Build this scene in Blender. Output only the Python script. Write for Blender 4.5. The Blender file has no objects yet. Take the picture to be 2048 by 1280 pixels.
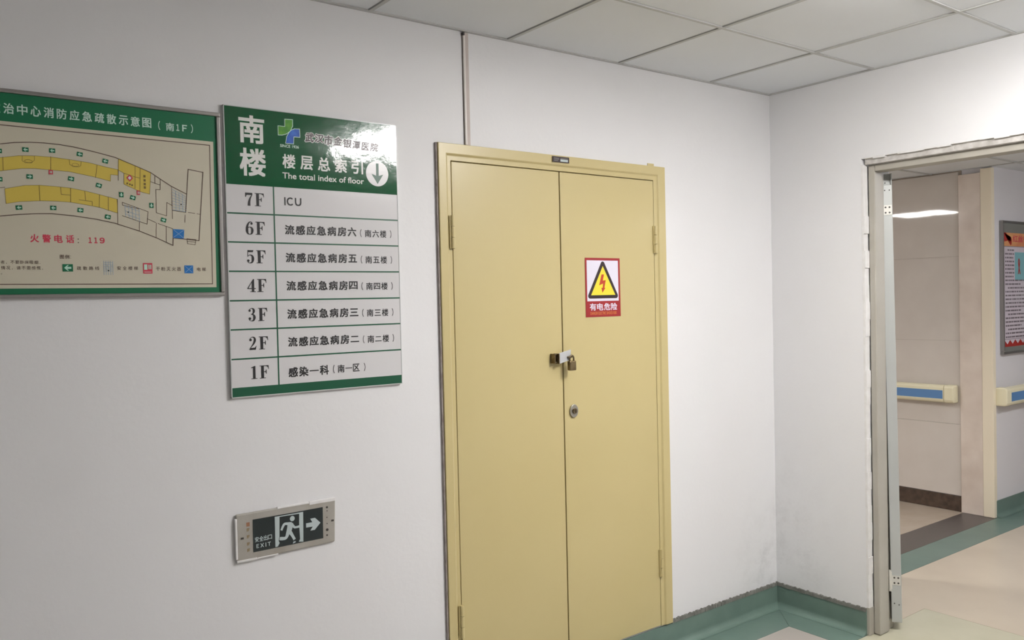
import bpy, bmesh, math, random
from mathutils import Matrix, Vector
random.seed(7)
S = bpy.context.scene
COL = S.collection

# ------------------------------------------------------------------ camera
YAW, PIT, ROL, FPX = 0.6426, -0.0216, -0.0225, 1681.41
CAM = Vector((-3.6542, -2.6501, 1.602))
fw = Vector((math.sin(YAW) * math.cos(PIT), math.cos(YAW) * math.cos(PIT), math.sin(PIT)))
rt = Vector((math.cos(YAW), -math.sin(YAW), 0)); up = rt.cross(fw)
c_, s_ = math.cos(ROL), math.sin(ROL)
r2 = c_ * rt + s_ * up; u2 = -s_ * rt + c_ * up
cam = bpy.data.cameras.new('camera'); cam.sensor_width = 36; cam.lens = 36 * FPX / 2048; cam.clip_start = .02
co = bpy.data.objects.new('camera', cam); COL.objects.link(co)
M4 = Matrix((r2, u2, -fw)).transposed().to_4x4(); M4.translation = CAM
co.matrix_world = M4; S.camera = co

# ------------------------------------------------------------------ world / view
w = bpy.data.worlds.new('world'); S.world = w; w.use_nodes = True
w.node_tree.nodes['Background'].inputs[0].default_value = (.8, .85, .9, 1)
w.node_tree.nodes['Background'].inputs[1].default_value = 0.0
S.view_settings.view_transform = 'Standard'; S.view_settings.look = 'None'
S.view_settings.gamma = 1; S.view_settings.use_curve_mapping = False
S.view_settings.exposure = 0.7
L_ROOM, L_CORR, L_LOBBY = 28.0, 15.0, 46.0     # luminance of the light diffusers

# ------------------------------------------------------------------ materials
def lin(c):
    return tuple((v / 255 / 12.92 if v / 255 <= .04045 else ((v / 255 + .055) / 1.055) ** 2.4) for v in c)
MATS = {}
def mat(name, rgb, rough=.6, metal=0, spec=.5, noise=None, bump=None, emit=0, coat=0, dark=None):
    """noise=(scale, amount 0..1, second colour rgb or None); bump=(scale, strength, distance)"""
    m = bpy.data.materials.new(name); m.use_nodes = True
    nt = m.node_tree; b = nt.nodes['Principled BSDF']
    col = lin(rgb) + (1,)
    b.inputs['Base Color'].default_value = col; b.inputs['Roughness'].default_value = rough
    b.inputs['Metallic'].default_value = metal; b.inputs['Specular IOR Level'].default_value = spec
    b.inputs['Coat Weight'].default_value = coat; b.inputs['Coat Roughness'].default_value = .04
    if emit:
        b.inputs['Emission Color'].default_value = col; b.inputs['Emission Strength'].default_value = emit
    tc = nt.nodes.new('ShaderNodeTexCoord')
    if noise:
        sc, amt, rgb2 = noise
        n = nt.nodes.new('ShaderNodeTexNoise'); n.inputs['Scale'].default_value = sc; n.inputs['Detail'].default_value = 6
        nt.links.new(tc.outputs['Object'], n.inputs['Vector'])
        r = nt.nodes.new('ShaderNodeMapRange'); r.inputs[1].default_value = .35; r.inputs[2].default_value = .68
        r.inputs[3].default_value = 0; r.inputs[4].default_value = amt
        nt.links.new(n.outputs['Fac'], r.inputs[0])
        mx = nt.nodes.new('ShaderNodeMix'); mx.data_type = 'RGBA'
        mx.inputs[6].default_value = col; mx.inputs[7].default_value = lin(rgb2) + (1,)
        nt.links.new(r.outputs[0], mx.inputs[0]); nt.links.new(mx.outputs[2], b.inputs['Base Color'])
        m['mix'] = mx.name
    if bump:
        sc, st, di = bump
        n2 = nt.nodes.new('ShaderNodeTexNoise'); n2.inputs['Scale'].default_value = sc; n2.inputs['Detail'].default_value = 4
        nt.links.new(tc.outputs['Object'], n2.inputs['Vector'])
        bp = nt.nodes.new('ShaderNodeBump'); bp.inputs['Strength'].default_value = st; bp.inputs['Distance'].default_value = di
        nt.links.new(n2.outputs['Fac'], bp.inputs['Height']); nt.links.new(bp.outputs[0], b.inputs['Normal'])
        if coat: nt.links.new(bp.outputs[0], b.inputs['Coat Normal'])
    MATS[name] = m
    return m
def scuff(m, cx, cz_lo, cz_hi, axis, rx, rgb, amt):
    """dirty smudges with a shape of their own: noise threshold inside a patch of the wall"""
    nt = m.node_tree; b = nt.nodes['Principled BSDF']
    tc = nt.nodes.new('ShaderNodeTexCoord'); sx = nt.nodes.new('ShaderNodeSeparateXYZ')
    nt.links.new(tc.outputs['Object'], sx.inputs[0])
    def mr(src, a, b_, c, d):
        r = nt.nodes.new('ShaderNodeMapRange'); r.interpolation_type = 'SMOOTHSTEP'
        for i, v in zip((1, 2, 3, 4), (a, b_, c, d)): r.inputs[i].default_value = v
        nt.links.new(src, r.inputs[0]); return r.outputs[0]
    def mul(a, b_):
        n = nt.nodes.new('ShaderNodeMath'); n.operation = 'MULTIPLY'
        nt.links.new(a, n.inputs[0]); nt.links.new(b_, n.inputs[1]); return n.outputs[0]
    h = mr(sx.outputs[axis], cx - rx, cx, 0, 1)
    v = mr(sx.outputs[2], cz_lo, cz_hi, 1, 0)
    n = nt.nodes.new('ShaderNodeTexNoise'); n.inputs['Scale'].default_value = 7; n.inputs['Detail'].default_value = 8
    n.inputs['Roughness'].default_value = .7
    nt.links.new(tc.outputs['Object'], n.inputs['Vector'])
    f = mul(mul(h, v), mr(n.outputs['Fac'], .42, .75, 0, amt))
    old = nt.nodes[m['mix']]
    mx = nt.nodes.new('ShaderNodeMix'); mx.data_type = 'RGBA'; mx.inputs[7].default_value = lin(rgb) + (1,)
    nt.links.new(old.outputs[2], mx.inputs[6]); nt.links.new(f, mx.inputs[0]); nt.links.new(mx.outputs[2], b.inputs['Base Color'])

m_wallA = mat('white_wall_paint', (229, 229, 230), .55, noise=(2.2, .35, (224, 223, 223)), bump=(55, .12, .004))
m_wallB = mat('white_wall_paint_side', (229, 229, 230), .55, noise=(2.2, .35, (224, 223, 223)), bump=(55, .12, .004))
scuff(m_wallA, 0, .15, .75, 0, .45, (150, 150, 150), .42)
scuff(m_wallB, 0, .15, 1.0, 1, .42, (160, 160, 160), .36)
m_wallC = mat('corridor_wall_paint', (224, 221, 222), .55, noise=(2.6, .4, (218, 214, 215)), bump=(55, .1, .003))
m_plaster = mat('rough_white_plaster', (230, 229, 228), .85, noise=(30, .6, (216, 214, 211)), bump=(30, .3, .003))
m_filler = mat('cement_filler', (205, 202, 198), .9, noise=(28, .9, (166, 162, 156)), bump=(40, .8, .006))
m_tile_c = mat('ceiling_tile_board', (225, 228, 231), .85, noise=(3, .25, (219, 222, 224)), bump=(160, .12, .002))
m_bar = mat('ceiling_grid_metal', (186, 187, 184), .5, metal=0)
m_plenum = mat('plenum_slab', (126, 124, 120), .9)
m_yellow = mat('yellow_door_paint', (199, 184, 134), .33, noise=(1.6, .5, (194, 178, 125)), bump=(9, .10, .006))
m_brownedge = mat('dirty_frame_edge', (182, 172, 168), .8, noise=(30, .9, (146, 134, 130)))
m_steel = mat('dull_steel', (176, 172, 162), .38, metal=.9)
m_darksteel = mat('worn_dark_steel', (138, 124, 98), .4, metal=.85, noise=(60, .8, (84, 70, 52)))
m_brass = mat('padlock_brass', (138, 122, 92), .35, metal=.9, noise=(50, .6, (104, 88, 64)))
m_hasp = mat('hasp_zinc', (196, 198, 200), .45, metal=.35)
m_black = mat('black_ink', (22, 20, 22), .5)
m_white = mat('white_print', (236, 236, 232), .4)
m_green = mat('green_sign_print', (6, 84, 56), .35, noise=(3, .3, (6, 78, 52)))
m_board = mat('white_sign_face', (215, 214, 215), .22)
m_gloss = mat('glossy_green_header', (2, 86, 48), .10, spec=.5, noise=(4, .3, (2, 78, 42)), bump=(20, .15, .0035), coat=.6)
m_gloss_w = mat('glossy_white_header', (232, 234, 230), .12, bump=(14, .12, .0035), coat=.3)
m_maroon = mat('maroon_print', (46, 22, 28), .3)
m_lgreen = mat('logo_green', (104, 170, 62), .2, noise=(40, .8, (60, 130, 50)))
m_lblue = mat('logo_blue', (54, 112, 206), .2, noise=(40, .8, (30, 76, 170)))
m_pale = mat('pale_outline_print', (200, 228, 216), .3)
m_acryl = mat('clear_sign_edge', (206, 209, 208), .2)
m_alu = mat('brushed_aluminium', (158, 155, 152), .34, metal=.8)
m_map = mat('map_paper', (206, 200, 180), .45, noise=(6, .3, (200, 193, 172)))
m_mapgreen = mat('map_green', (6, 108, 70), .4)
m_mapyel = mat('map_yellow', (216, 192, 84), .45)
m_line = mat('map_line_brown', (84, 62, 50), .5)
m_linefine = mat('map_line_olive', (128, 108, 60), .5)
m_red = mat('print_red', (206, 62, 84), .45)
m_blue = mat('map_blue', (22, 116, 190), .45)
m_lblue2 = mat('map_pale_blue', (150, 176, 200), .5)
m_ltgreen = mat('map_arrow_pale', (188, 226, 208), .5)
m_stk_red = mat('sticker_red', (156, 32, 36), .4)
m_stk_w = mat('sticker_white', (226, 222, 236), .4)
m_stk_y = mat('sticker_yellow', (232, 218, 58), .4)
m_stk_b = mat('sticker_black', (46, 28, 32), .4)
m_bolt = mat('sticker_bolt', (190, 62, 34), .4)
m_orange = mat('sticker_orange', (206, 120, 56), .4)
m_exitframe = mat('exit_sign_metal', (178, 175, 168), .45, metal=.35, noise=(12, .7, (158, 152, 140)))
m_glass = mat('exit_sign_dark_glass', (22, 36, 38), .16, coat=.3)
m_exitw = mat('exit_sign_white', (182, 194, 194), .45)
m_rust = mat('faded_red_mark', (156, 112, 84), .7)
m_teal = mat('green_vinyl', (112, 134, 124), .42, noise=(8, .6, (98, 120, 112)), bump=(120, .1, .002))
m_teal2 = mat('green_vinyl_border', (112, 134, 124), .36, noise=(5, .6, (98, 120, 112)), bump=(120, .08, .002))
m_sea = mat('pale_green_vinyl', (196, 192, 170), .34, noise=(6, .6, (186, 182, 158)))
m_pink = mat('pink_beige_vinyl', (178, 172, 165), .36, noise=(9, .6, (176, 168, 160)))
m_cream = mat('cream_vinyl', (206, 193, 174), .28, noise=(2.5, .7, (194, 180, 162)))
m_lobbyf = mat('lobby_floor_tile', (192, 177, 160), .25, noise=(7, .6, (182, 166, 148)))
m_brownst = mat('brown_granite_threshold', (84, 80, 75), .35, noise=(60, .8, (92, 78, 78)))
m_concrete = mat('floor_screed', (70, 68, 62), .9)
m_cap = mat('grey_glue_line', (112, 112, 106), .8, noise=(18, .8, (138, 138, 132)), bump=(60, .6, .004))
m_frame = mat('grey_door_frame_metal', (176, 172, 162), .45, metal=0, noise=(4, .6, (158, 153, 142)))
m_leaf = mat('grey_door_leaf', (186, 189, 186), .42, metal=.2, noise=(3, .5, (176, 178, 174)))
m_hingew = mat('pale_hinge', (214, 212, 204), .4, metal=.3)
m_hole = mat('screw_dark', (60, 56, 52), .5)
m_walltile = mat('polished_beige_tile', (214, 206, 197), .035, spec=.5, noise=(5, .5, (206, 197, 187)))
m_grout = mat('tile_grout', (166, 154, 140), .9)
m_marble = mat('brown_marble', (228, 215, 202), .18, noise=(4.5, .9, (208, 192, 178)))
m_vein = mat('marble_vein_pale', (222, 208, 194), .2)
m_darkmarble = mat('dark_brown_marble', (88, 72, 60), .3, noise=(22, 1, (60, 46, 38)))
m_trim = mat('cream_frame', (240, 228, 204), .4, noise=(3, .4, (232, 220, 194)))
m_rail = mat('cream_handrail', (236, 228, 196), .4)
m_railblue = mat('blue_handrail_strip', (92, 136, 186), .45)
m_poster = mat('poster_paper', (214, 208, 214), .35, noise=(4, .6, (204, 182, 194)))
m_pgrey = mat('poster_grey_border', (128, 128, 122), .4)
m_pred = mat('poster_red', (172, 46, 40), .35)
m_porange = mat('poster_orange', (222, 164, 110), .4, noise=(9, .9, (206, 120, 84)))
m_pcyan = mat('poster_cyan', (132, 186, 192), .4)
m_ptext = mat('poster_text', (122, 112, 118), .5)
m_trunk = mat('trunking_plastic', (226, 220, 214), .4)
m_trunkpatch = mat('trunking_paint_patch', (204, 194, 188), .7, noise=(14, .8, (190, 178, 172)))
m_darkline = mat('dark_crevice', (112, 102, 94), .9)
m_lampframe = mat('lamp_frame_white', (225, 225, 225), .4)
def lampmat(n, rgb, st):
    return mat(n, rgb, .5, emit=st)

# ------------------------------------------------------------------ mesh helpers
class MB:
    def __init__(s): s.v = []; s.f = []
    def poly(s, pts):
        n = len(s.v); s.v += [tuple(p) for p in pts]; s.f.append(tuple(range(n, n + len(pts)))); return s
    def box(s, x0, x1, y0, y1, z0, z1):
        x0, x1 = min(x0, x1), max(x0, x1); y0, y1 = min(y0, y1), max(y0, y1); z0, z1 = min(z0, z1), max(z0, z1)
        n = len(s.v)
        s.v += [(x0, y0, z0), (x1, y0, z0), (x1, y1, z0), (x0, y1, z0), (x0, y0, z1), (x1, y0, z1), (x1, y1, z1), (x0, y1, z1)]
        s.f += [tuple(n + i for i in q) for q in ((0, 3, 2, 1), (4, 5, 6, 7), (0, 1, 5, 4), (1, 2, 6, 5), (2, 3, 7, 6), (3, 0, 4, 7))]
        return s
    def prism(s, prof, place, a, b):
        """prof: list of 2-D points; place(p, t) -> xyz; extruded from t=a to t=b, capped"""
        n = len(s.v); k = len(prof)
        s.v += [tuple(place(p, a)) for p in prof] + [tuple(place(p, b)) for p in prof]
        s.f += [(n + i, n + (i + 1) % k, n + k + (i + 1) % k, n + k + i) for i in range(k)]
        s.f += [tuple(n + i for i in reversed(range(k))), tuple(n + k + i for i in range(k))]
        return s
    def cyl(s, p, ax, r, h, seg=20, r1=None):
        r1 = r if r1 is None else r1
        e = Vector(ax).normalized(); a = e.orthogonal().normalized(); b = e.cross(a); p = Vector(p)
        n = len(s.v); cs = [(math.cos(2 * math.pi * i / seg), math.sin(2 * math.pi * i / seg)) for i in range(seg)]
        s.v += [tuple(p + (a * c + b * d) * r) for c, d in cs] + [tuple(p + e * h + (a * c + b * d) * r1) for c, d in cs]
        s.f += [(n + i, n + (i + 1) % seg, n + seg + (i + 1) % seg, n + seg + i) for i in range(seg)]
        s.f += [tuple(n + i for i in reversed(range(seg))), tuple(n + seg + i for i in range(seg))]
        return s
    def tube(s, pts, r, seg=10):
        pts = [Vector(p) for p in pts]; n0 = len(s.v)
        for i, p in enumerate(pts):
            t = (pts[min(i + 1, len(pts) - 1)] - pts[max(i - 1, 0)]).normalized()
            a = t.orthogonal().normalized() if i == 0 else (pa - t * pa.dot(t)).normalized()
            pa = a; b = t.cross(a)
            s.v += [tuple(p + (a * math.cos(2 * math.pi * k / seg) + b * math.sin(2 * math.pi * k / seg)) * r) for k in range(seg)]
        for i in range(len(pts) - 1):
            for k in range(seg):
                q = n0 + i * seg
                s.f.append((q + k, q + (k + 1) % seg, q + seg + (k + 1) % seg, q + seg + k))
        e = n0 + (len(pts) - 1) * seg
        s.f += [tuple(n0 + k for k in reversed(range(seg))), tuple(e + k for k in range(seg))]
        return s
    def mesh(s, name, m):
        me = bpy.data.meshes.new(name); me.from_pydata(s.v, [], s.f)
        bm = bmesh.new(); bm.from_mesh(me); bmesh.ops.recalc_face_normals(bm, faces=bm.faces[:]); bm.to_mesh(me); bm.free()
        me.materials.append(m); return me
    def build(s, name, m, parent=None, bevel=0, seg=2, smooth=False, loc=None):
        me = s.mesh(name, m)
        if smooth:
            for p in me.polygons: p.use_smooth = True
        return link(name, me, parent, bevel, seg, loc)
def link(name, me, parent=None, bevel=0, seg=2, loc=None):
    o = bpy.data.objects.new(name, me); COL.objects.link(o)
    if parent: o.parent = parent
    if loc: o.location = loc
    if bevel:
        b = o.modifiers.new('bevel', 'BEVEL'); b.width = bevel; b.segments = seg; b.limit_method = 'ANGLE'; b.angle_limit = math.radians(40)
    return o
def tag(o, label=None, cat=None, group=None, kind=None):
    if label: o['label'] = label
    if cat: o['category'] = cat
    if group: o['group'] = group
    if kind: o['kind'] = kind
    return o
def empty(name, loc, label=None, cat=None, group=None, kind=None, rz=0):
    o = bpy.data.objects.new(name, None); COL.objects.link(o); o.location = loc; o.rotation_euler.z = rz
    o.empty_display_size = .1
    return tag(o, label, cat, group, kind)
def B(x0, x1, y0, y1, z0, z1): return MB().box(x0, x1, y0, y1, z0, z1)

# flat print on a board: local x right, z up, printed at depth y (towards -y is towards the room); units mm -> m
def inside_ccw(pts):
    a = sum(pts[i][0] * pts[(i + 1) % len(pts)][1] - pts[(i + 1) % len(pts)][0] * pts[i][1] for i in range(len(pts)))
    return pts if a > 0 else list(reversed(pts))
class Flat:  # most print coordinates were worked out from image pixels projected onto the wall planes
    def __init__(s, y): s.v = []; s.f = []; s.y = y
    def poly(s, pts):
        pts = inside_ccw(pts); n = len(s.v)
        yy = s.y - len(s.f) * 5e-7
        s.v += [(p[0] / 1000, yy, p[1] / 1000) for p in pts]; s.f.append(tuple(range(n, n + len(pts)))); return s
    def rect(s, x0, x1, z0, z1): return s.poly([(x0, z0), (x1, z0), (x1, z1), (x0, z1)])
    def disc(s, x, z, r, rz=None, seg=32):
        rz = rz or r
        return s.poly([(x + r * math.cos(2 * math.pi * i / seg), z + rz * math.sin(2 * math.pi * i / seg)) for i in range(seg)])
    def line(s, pts, wd, closed=False):
        if closed: pts = list(pts) + [pts[0]]
        for (x0, z0), (x1, z1) in zip(pts[:-1], pts[1:]):
            d = math.hypot(x1 - x0, z1 - z0) or 1; nx, nz = -(z1 - z0) / d * wd / 2, (x1 - x0) / d * wd / 2
            ex, ez = (x1 - x0) / d * wd / 2, (z1 - z0) / d * wd / 2
            s.poly([(x0 - ex + nx, z0 - ez + nz), (x0 - ex - nx, z0 - ez - nz), (x1 + ex - nx, z1 + ez - nz), (x1 + ex + nx, z1 + ez + nz)])
        return s
    def ribbon(s, key, ox, oz, k, n=10):
        """Catmull-Rom ribbon through (x, y, width)"""
        P = [key[0]] + list(key) + [key[-1]]; q = []
        for i in range(1, len(P) - 2):
            for j in range(n):
                t = j / n; r = []
                for c in range(3):
                    a, b, c2, d = P[i - 1][c], P[i][c], P[i + 1][c], P[i + 2][c]
                    r.append(.5 * (2 * b + (c2 - a) * t + (2 * a - 5 * b + 4 * c2 - d) * t * t + (3 * b - a - 3 * c2 + d) * t ** 3))
                q.append(r)
        q.append(list(key[-1])); L = []; R = []
        for i, (x, z, wd) in enumerate(q):
            x0, z0, _ = q[max(i - 1, 0)]; x1, z1, _ = q[min(i + 1, len(q) - 1)]
            d = math.hypot(x1 - x0, z1 - z0) or 1; nx, nz = -(z1 - z0) / d * wd / 2, (x1 - x0) / d * wd / 2
            L.append((ox + k * (x + nx), oz + k * (z + nz))); R.append((ox + k * (x - nx), oz + k * (z - nz)))
        for i in range(len(L) - 1): s.poly([L[i], R[i], R[i + 1], L[i + 1]])
        return s
    def build(s, name, m, parent, label=None):
        me = bpy.data.meshes.new(name); me.from_pydata(s.v, [], s.f); me.materials.append(m)
        o = link(name, me, parent)
        if label: o['label'] = label
        return o
def text_into(fl, body, x0, x1, z0, z1, bold=0.0, space=1.0, shear=0.0, dirs=4):
    """lettering drawn as flat polygons fitted to the box x0..x1, z0..z1 (mm); made bold by overprinting"""
    c = bpy.data.curves.new('lettering', 'FONT'); c.body = body; c.size = 1; c.space_character = space
    c.shear = shear; c.resolution_u = 3
    o = bpy.data.objects.new('lettering', c); COL.objects.link(o)
    me = bpy.data.meshes.new_from_object(o.evaluated_get(bpy.context.evaluated_depsgraph_get()))
    bpy.data.objects.remove(o); bpy.data.curves.remove(c)
    xs = [v.co.x for v in me.vertices]; ys = [v.co.y for v in me.vertices]
    ax, bx, ay, by = min(xs), max(xs), min(ys), max(ys)
    r = bold * (z1 - z0) / max(by - ay, .35)
    x0 += r; x1 -= r; z0 += r; z1 -= r
    kz = (z1 - z0) / (by - ay); kx = (x1 - x0) / (bx - ax)
    offs = [(0, 0)] if not bold else [(r * math.cos(2 * math.pi * (i + .5) / dirs), r * math.sin(2 * math.pi * (i + .5) / dirs)) for i in range(dirs)]
    if dirs > 4: offs += [(a * .5, b * .5) for a, b in offs] + [(0, 0)]
    for q, (dx, dz) in enumerate(offs):
        n = len(fl.v)
        fl.v += [((x0 + dx + (v.co.x - ax) * kx) / 1000, fl.y - q * 8e-6, (z0 + dz + (v.co.y - ay) * kz) / 1000) for v in me.vertices]
        for p in me.polygons:
            vs = list(p.vertices)
            if p.normal.z < 0: vs.reverse()
            fl.f.append(tuple(n + i for i in vs))
    bpy.data.meshes.remove(me)
    return fl
def chars_into(fl, body, x0, x1, z0, z1, cw, bold=0.02):
    """one glyph at a time, evenly pitched from x0 to x1, each cw wide"""
    n = len(body); pitch = (x1 - x0 - cw) / max(n - 1, 1)
    for i, ch in enumerate(body):
        xa = x0 + pitch * i
        if ch == '一': text_into(fl, ch, xa, xa + cw, (z0 + z1) / 2 - cw * .05, (z0 + z1) / 2 + cw * .07, bold)
        elif ch == '二': text_into(fl, ch, xa, xa + cw, z0 + (z1 - z0) * .14, z1 - (z1 - z0) * .18, bold)
        elif ch == '三': text_into(fl, ch, xa, xa + cw, z0 + (z1 - z0) * .06, z1 - (z1 - z0) * .08, bold)
        elif ch in '四五口': text_into(fl, ch, xa, xa + cw, z0 + (z1 - z0) * .06, z1 - (z1 - z0) * .06, bold)
        elif ch in '，。': text_into(fl, ch, xa + cw * .1, xa + cw * .3, z0, z0 + (z1 - z0) * .3, bold)
        else: text_into(fl, ch, xa, xa + cw, z0, z1, bold)
    return fl

# bold high-contrast serif figures, drawn by hand (100 units high)
def serif(fl, ch, ox, oz, k):
    P = lambda pts: fl.poly([(ox + k * x, oz + k * y) for x, y in pts])
    Rb = lambda key: fl.ribbon(key, ox, oz, k)
    D = lambda x, y, r: fl.disc(ox + k * x, oz + k * y, k * r, seg=18)
    if ch == 'F':
        P([(12, 0), (34, 0), (34, 100), (12, 100)]); P([(0, 0), (12, 0), (12, 5), (0, 5)]); P([(34, 0), (48, 0), (48, 5), (34, 5)])
        P([(0, 95), (12, 95), (12, 100), (0, 100)]); P([(34, 94), (72, 94), (72, 100), (34, 100)])
        P([(72, 94), (50, 94), (60, 90), (67, 82), (70, 70), (74, 70), (72, 94)])
        P([(34, 48), (46, 48), (46, 54), (34, 54)]); P([(46, 54), (46, 48), (51, 34), (55, 34), (55, 68), (51, 68)])
    elif ch == '7':
        P([(4, 100), (4, 66), (8, 66), (14, 80), (20, 83), (60, 83), (60, 100)])
        Rb([(57, 86, 6), (42, 58, 12), (34, 30, 18), (32, 1, 22)])
    elif ch == '6':
        Rb([(11, 34, 20), (13, 62, 17), (26, 90, 10), (42, 97, 5), (52, 92, 4)]); D(47, 84, 9)
        fl.ribbon([(30, 58, 5), (47, 50, 14), (52, 31, 19), (46, 9, 13), (31, 2, 5), (17, 9, 12), (11, 31, 20), (16, 50, 10), (30, 58, 5)], ox, oz, k)
    elif ch == '5':
        P([(9, 100), (56, 100), (50, 84), (9, 84)]); P([(9, 50), (13, 50), (13, 84), (9, 84)])
        Rb([(10, 52, 4), (28, 63, 6), (46, 54, 14), (50, 33, 20), (44, 10, 14), (26, 2, 5), (10, 8, 4)]); D(14, 19, 10)
    elif ch == '4':
        P([(34, 0), (54, 0), (54, 100), (46, 100), (34, 82)]); P([(22, 0), (66, 0), (66, 5), (22, 5)])
        P([(0, 24), (66, 24), (66, 31), (0, 31)]); P([(0, 28), (46, 100), (50, 100), (8, 28)])
    elif ch == '3':
        Rb([(8, 88, 4), (26, 98, 5), (42, 91, 13), (45, 75, 17), (38, 59, 10), (24, 53, 4)])
        Rb([(24, 53, 4), (42, 48, 12), (49, 29, 20), (42, 8, 13), (25, 2, 5), (8, 9, 4)]); D(13, 81, 9); D(13, 20, 10)
    elif ch == '2':
        Rb([(8, 84, 4), (24, 98, 5), (42, 92, 13), (46, 73, 18), (36, 48, 13), (16, 22, 6), (6, 6, 5)])
        P([(4, 0), (52, 0), (58, 30), (54, 30), (47, 17), (10, 15), (4, 6)]); D(13, 77, 10)
    elif ch == '1':
        P([(20, 0), (40, 0), (40, 100), (34, 100), (20, 92)]); P([(6, 0), (54, 0), (54, 5), (6, 5)]); P([(6, 84), (20, 86), (34, 100), (6, 90)])
    return fl

# ------------------------------------------------------------------ room shell
H, H2 = 2.6225, 2.471
DZ0, DZ1, DX0, DX1 = .118, 2.195, -2.0034, -.7985      # door frame outline in the left wall
wl = MB()
wl.box(-6.5, DX0, 0, .045, 0, 2.75); wl.box(DX1, 0, 0, .045, 0, 2.75)
wl.box(DX0, DX1, 0, .045, DZ1, 2.75); wl.box(DX0, DX1, 0, .045, 0, DZ0); wl.box(-6.5, .6, .10, .26, 0, 2.75); wl.box(0, .6, .045, .10, 0, 2.75)
wall_left = tag(wl.build('wall_left', m_wallA), 'long white painted wall carrying the signs and the yellow door', kind='structure')
OY0, OY1, OZ = -.497, -1.95, 2.232
wr = MB()
wr.box(0, .24, OY0, 0.045, 0, 2.75); wr.box(0, .24, OY1, OY0, OZ, 2.75); wr.box(0, .24, -5, OY1, 0, 2.75)
wall_right = tag(wr.build('wall_right', m_wallB), 'white painted wall with the open doorway', kind='structure')
wo = MB(); wo.box(-6.7, -6.5, -5.2, .26, 0, 2.75)
tag(wo.build('wall_rear', m_wallA), 'white wall at the far end of the room behind the camera', kind='structure')
wo = MB(); wo.box(-6.5, .24, -5.2, -5, 0, 2.75)
tag(wo.build('wall_front', m_wallA), 'white wall facing the signs', kind='structure')
wc = MB(); wc.box(2.6, 7.5, .05, .26, 0, 2.6)
tag(wc.build('wall_corridor', m_wallC), 'pale corridor wall carrying the framed poster', kind='structure')
wc = MB(); wc.box(.24, 7.5, -2.8, -2.65, 0, 2.6); wc.box(7.5, 7.65, -2.8, .26, 0, 2.6)
tag(wc.build('wall_corridor_side', m_wallC), 'pale wall on the near side of the corridor', kind='structure')
wc = MB(); wc.box(-1.95, -1.8, .26, 3.5, 0, 2.6); wc.box(-1.8, 2.6, 3.35, 3.5, 0, 2.6)
tag(wc.build('wall_lobby', m_wallC), 'plain wall at the back of the lift lobby', kind='structure')

# plaster and filler around the doorway
fp = MB(); fp.box(.012, .034, OY1, OY0 - .012, 2.2, OZ)
fp.build('plaster_filler', m_filler, wall_right)
fp = MB()
prev = OY0 - .006
for i in range(26):                                     # ragged painted edge running down the jamb
    za = .13 + i * 2.07 / 26; d = random.uniform(.009, .016)
    fp.box(-.0015, .034, OY0 - d, OY0, za, za + 2.07 / 26)
fp.build('plaster_edge', m_plaster, wall_right)
fp = MB()
for i in range(24):
    ya = OY0 - i * 1.4 / 24; d = random.uniform(.002, .012)
    fp.box(-.001, .012, ya - 1.4 / 24, ya, OZ - d, OZ)
fp.build('plaster_edge', m_plaster, wall_right)

# ceiling of the room: plenum, tiles and grid bars
ceiling = tag(B(-6.5, .24, -5, 0.05, 2.66, 2.75).build('ceiling', m_plenum), 'suspended ceiling of pale square tiles in a metal grid', kind='structure')
gx = [0] + [-.469 - .5985 * k for k in range(10)] + [-6.5]
gy = [0, -.568] + [-.568 - .598 * k for k in range(1, 8)] + [-5]
LIGHTS = [(-1.33, -1.03, -2.36, -1.24), (-.90, -.60, -2.45, -1.85)]
GAP = .0105
shared = {}
for i in range(len(gx) - 1):
    for j in range(len(gy) - 1):
        x1, x0 = gx[i] - GAP, gx[i + 1] + GAP
        y1, y0 = gy[j] - GAP * .85, gy[j + 1] + GAP * .85
        if i == 0: x1 = -.002
        if j == 0: y1 = -.002
        key = (round(x1 - x0, 4), round(y1 - y0, 4))
        if key not in shared: shared[key] = B(0, x1 - x0, 0, y1 - y0, 0, .012).mesh('ceiling_tile', m_tile_c)
        t = link('ceiling_tile', shared[key], ceiling, loc=(x0, y0, H + .004 + random.uniform(-.0006, .0012)))
for x in gx[1:-1]: B(x - .0075, x + .0075, -5, 0, H, H + .02).build('grid_bar', m_bar, ceiling)
for y in gy[1:-1]: B(-6.5, 0, y - .007, y + .007, H - .0005, H + .02).build('grid_bar', m_bar, ceiling)
for a in ((-6.5, 0, -.014, -.001), (-.014, -.001, -5, -.014)): B(*a, H - .001, H + .02).build('wall_angle', m_bar, ceiling)

# ceiling of the corridor and the lobby beyond
ceil2 = tag(MB().box(.24, 7.5, -2.65, 3.35, H2 + .04, 2.6).box(-1.8, .24, .26, 3.35, H2 + .04, 2.6).build('ceiling_corridor', m_plenum), 'lower tiled ceiling over the corridor and lobby', kind='structure')
hx = [.24] + [.76 + .6 * k for k in range(11)] + [7.5]
hy = [3.35] + [2.87 - .6 * k for k in range(10)]
hy = [3.35, 2.87, 2.27, 1.67, 1.07, .47, -.13, -.73, -1.33, -1.93, -2.65]
lx = [-1.8, -1.64, -1.04, -.44, .16]
L2 = [(1.36, 2.56, -1.93, -1.63), (-.44, -.02, 1.69, 1.925), (-.44, -.02, 1.965, 2.26)]
def tiles2(xs, ys):
    for a in range(len(xs) - 1):
        for b in range(len(ys) - 1):
            x0, x1, y1, y0 = xs[a] + .011, xs[a + 1] - .011, ys[b] - .011, ys[b + 1] + .011
            key = (round(x1 - x0, 4), round(y1 - y0, 4))
            if key not in shared: shared[key] = B(0, x1 - x0, 0, y1 - y0, 0, .012).mesh('ceiling_tile', m_tile_c)
            link('ceiling_tile', shared[key], ceil2, loc=(x0, y0, H2 + .004))
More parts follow.
